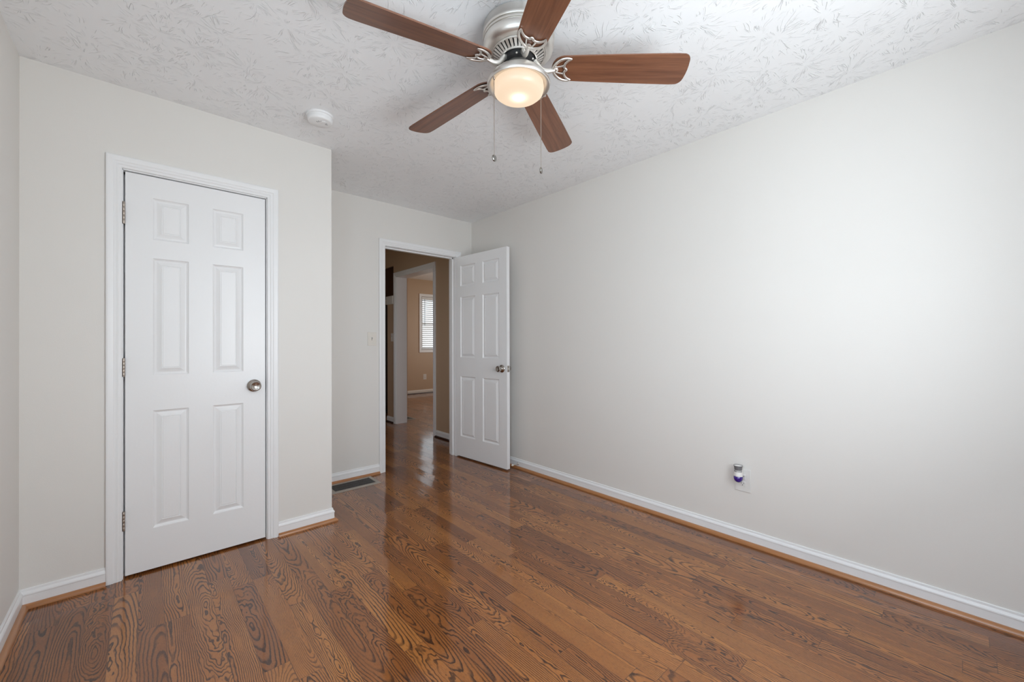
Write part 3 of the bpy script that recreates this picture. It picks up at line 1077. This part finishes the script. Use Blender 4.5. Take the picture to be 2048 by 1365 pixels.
# ------------------------------------------------------------------ floor registers
def register(name, label, x0, x1, y0, y1, long_axis):
    t = thing(name, label, 'floor vent', ((x0 + x1) / 2, (y0 + y1) / 2, 0.0))
    hx, hy = (x1 - x0) / 2, (y1 - y0) / 2
    bm = bmesh.new()
    prof = [(0.0, 0.0), (0.004, 0.004), (0.010, 0.0065), (0.032, 0.0070), (0.034, 0.0055), (0.034, 0.0)]
    rings = []
    for s, z in prof:
        rings.append([bm.verts.new((sx * (hx - s), sy * (hy - s), z + 0.0003)) for sx, sy in ((-1, -1), (1, -1), (1, 1), (-1, 1))])
    for A, B in zip(rings, rings[1:]):
        for k in range(4):
            q = (k + 1) % 4
            bm.faces.new((A[k], A[q], B[q], B[k]))
    obj('frame', bm, M['register'], t)
    bm = boxes(((-hx + 0.034, -hy + 0.034, 0.0004), (hx - 0.034, hy - 0.034, 0.0012)))
    obj('damper', bm, M['slot'], t)
    bm = bmesh.new()
    ix, iy = hx - 0.034, hy - 0.034
    n = 34 if long_axis == 'x' else 18
    for k in range(n):
        xx = -ix + 2 * ix * (k + 0.5) / n
        vv = box(bm, (xx - 0.0014, -iy, 0.0014), (xx + 0.0014, iy, 0.0052))
        for v in vv:
            if v.co.z > 0.003:
                v.co.x += 0.0022
    for yy in (-iy / 2.6, iy / 2.6):
        box(bm, (-ix, yy - 0.002, 0.0014), (ix, yy + 0.002, 0.0054))
    obj('louvres', bm, M['louvre'], t)
    return t


register('floor_vent', 'pewter floor register beside the closet corner in front of the back wall', 1.078, 1.474, 3.260, 3.482, 'x')
register('floor_vent', 'dark floor register in the far room just past the hall opening', 2.93, 3.10, 5.62, 5.93, 'x')

# ------------------------------------------------------------------ rigid door stop on the right baseboard
ds = thing('door_stop', 'small chrome door stop with white tip on the right baseboard', 'door stop', (XR - 0.0125, 2.786, 0.040))
TX = Matrix.Rotation(-PI / 2, 4, 'Y')
bm = bmesh.new()
lathe(bm, [(0.0, 0.0), (0.0125, 0.0), (0.0125, 0.003), (0.008, 0.006), (0.0045, 0.008), (0.0040, 0.064), (0.0, 0.064)], 20, TX)
obj('rod', bm, M['nickel'], ds, True)
bm = bmesh.new()
lathe(bm, [(0.0, 0.060), (0.0072, 0.060), (0.0085, 0.066), (0.0085, 0.074), (0.0060, 0.079), (0.0, 0.080)], 18, TX)
obj('rubber_tip', bm, M['rubber'], ds, True)

# ------------------------------------------------------------------ glimpse of the kitchen at the end of the hall
cb = thing('wall_cabinet', 'dark brown wooden cabinet above the ledge at the hall end', 'cabinet', (XH + 0.01, 5.568, 1.853))
bm = boxes(((0.02, 0.0, 0.0), (0.15, 0.62, 0.43)))
obj('body', bm, M['cabinet'], cb)
bm = bmesh.new()
for q in (0, 1):
    rbox(bm, (0.0, 0.004 + 0.31 * q, 0.006), (0.019, 0.305 + 0.31 * q, 0.424), 0.003)
obj('door', bm, M['cabinet'], cb)
fg = thing('refrigerator', 'black refrigerator edge showing at the left of the dim hall', 'refrigerator', (2.30, 6.40, 0.0))
bm = bmesh.new()
rbox(bm, (0.0, 0.06, 0.02), (0.76, 0.72, 1.80), 0.008)
obj('body', bm, M['black'], fg)
bm = bmesh.new()
rbox(bm, (0.003, 0.0, 0.06), (0.757, 0.056, 1.15), 0.01)
rbox(bm, (0.003, 0.0, 1.17), (0.757, 0.056, 1.795), 0.01)
obj('door', bm, M['black'], fg)
bm = boxes(((0.02, 0.08, 0.0), (0.74, 0.70, 0.03)))
obj('foot', bm, M['black'], fg)

# ground outside the windows
bm = boxes(((-12, -14, -0.62), (18, 22, -0.6)))
tag(obj('ground', bm, M['soil']), 'grassy ground outside the windows', 'ground', None, 'structure')
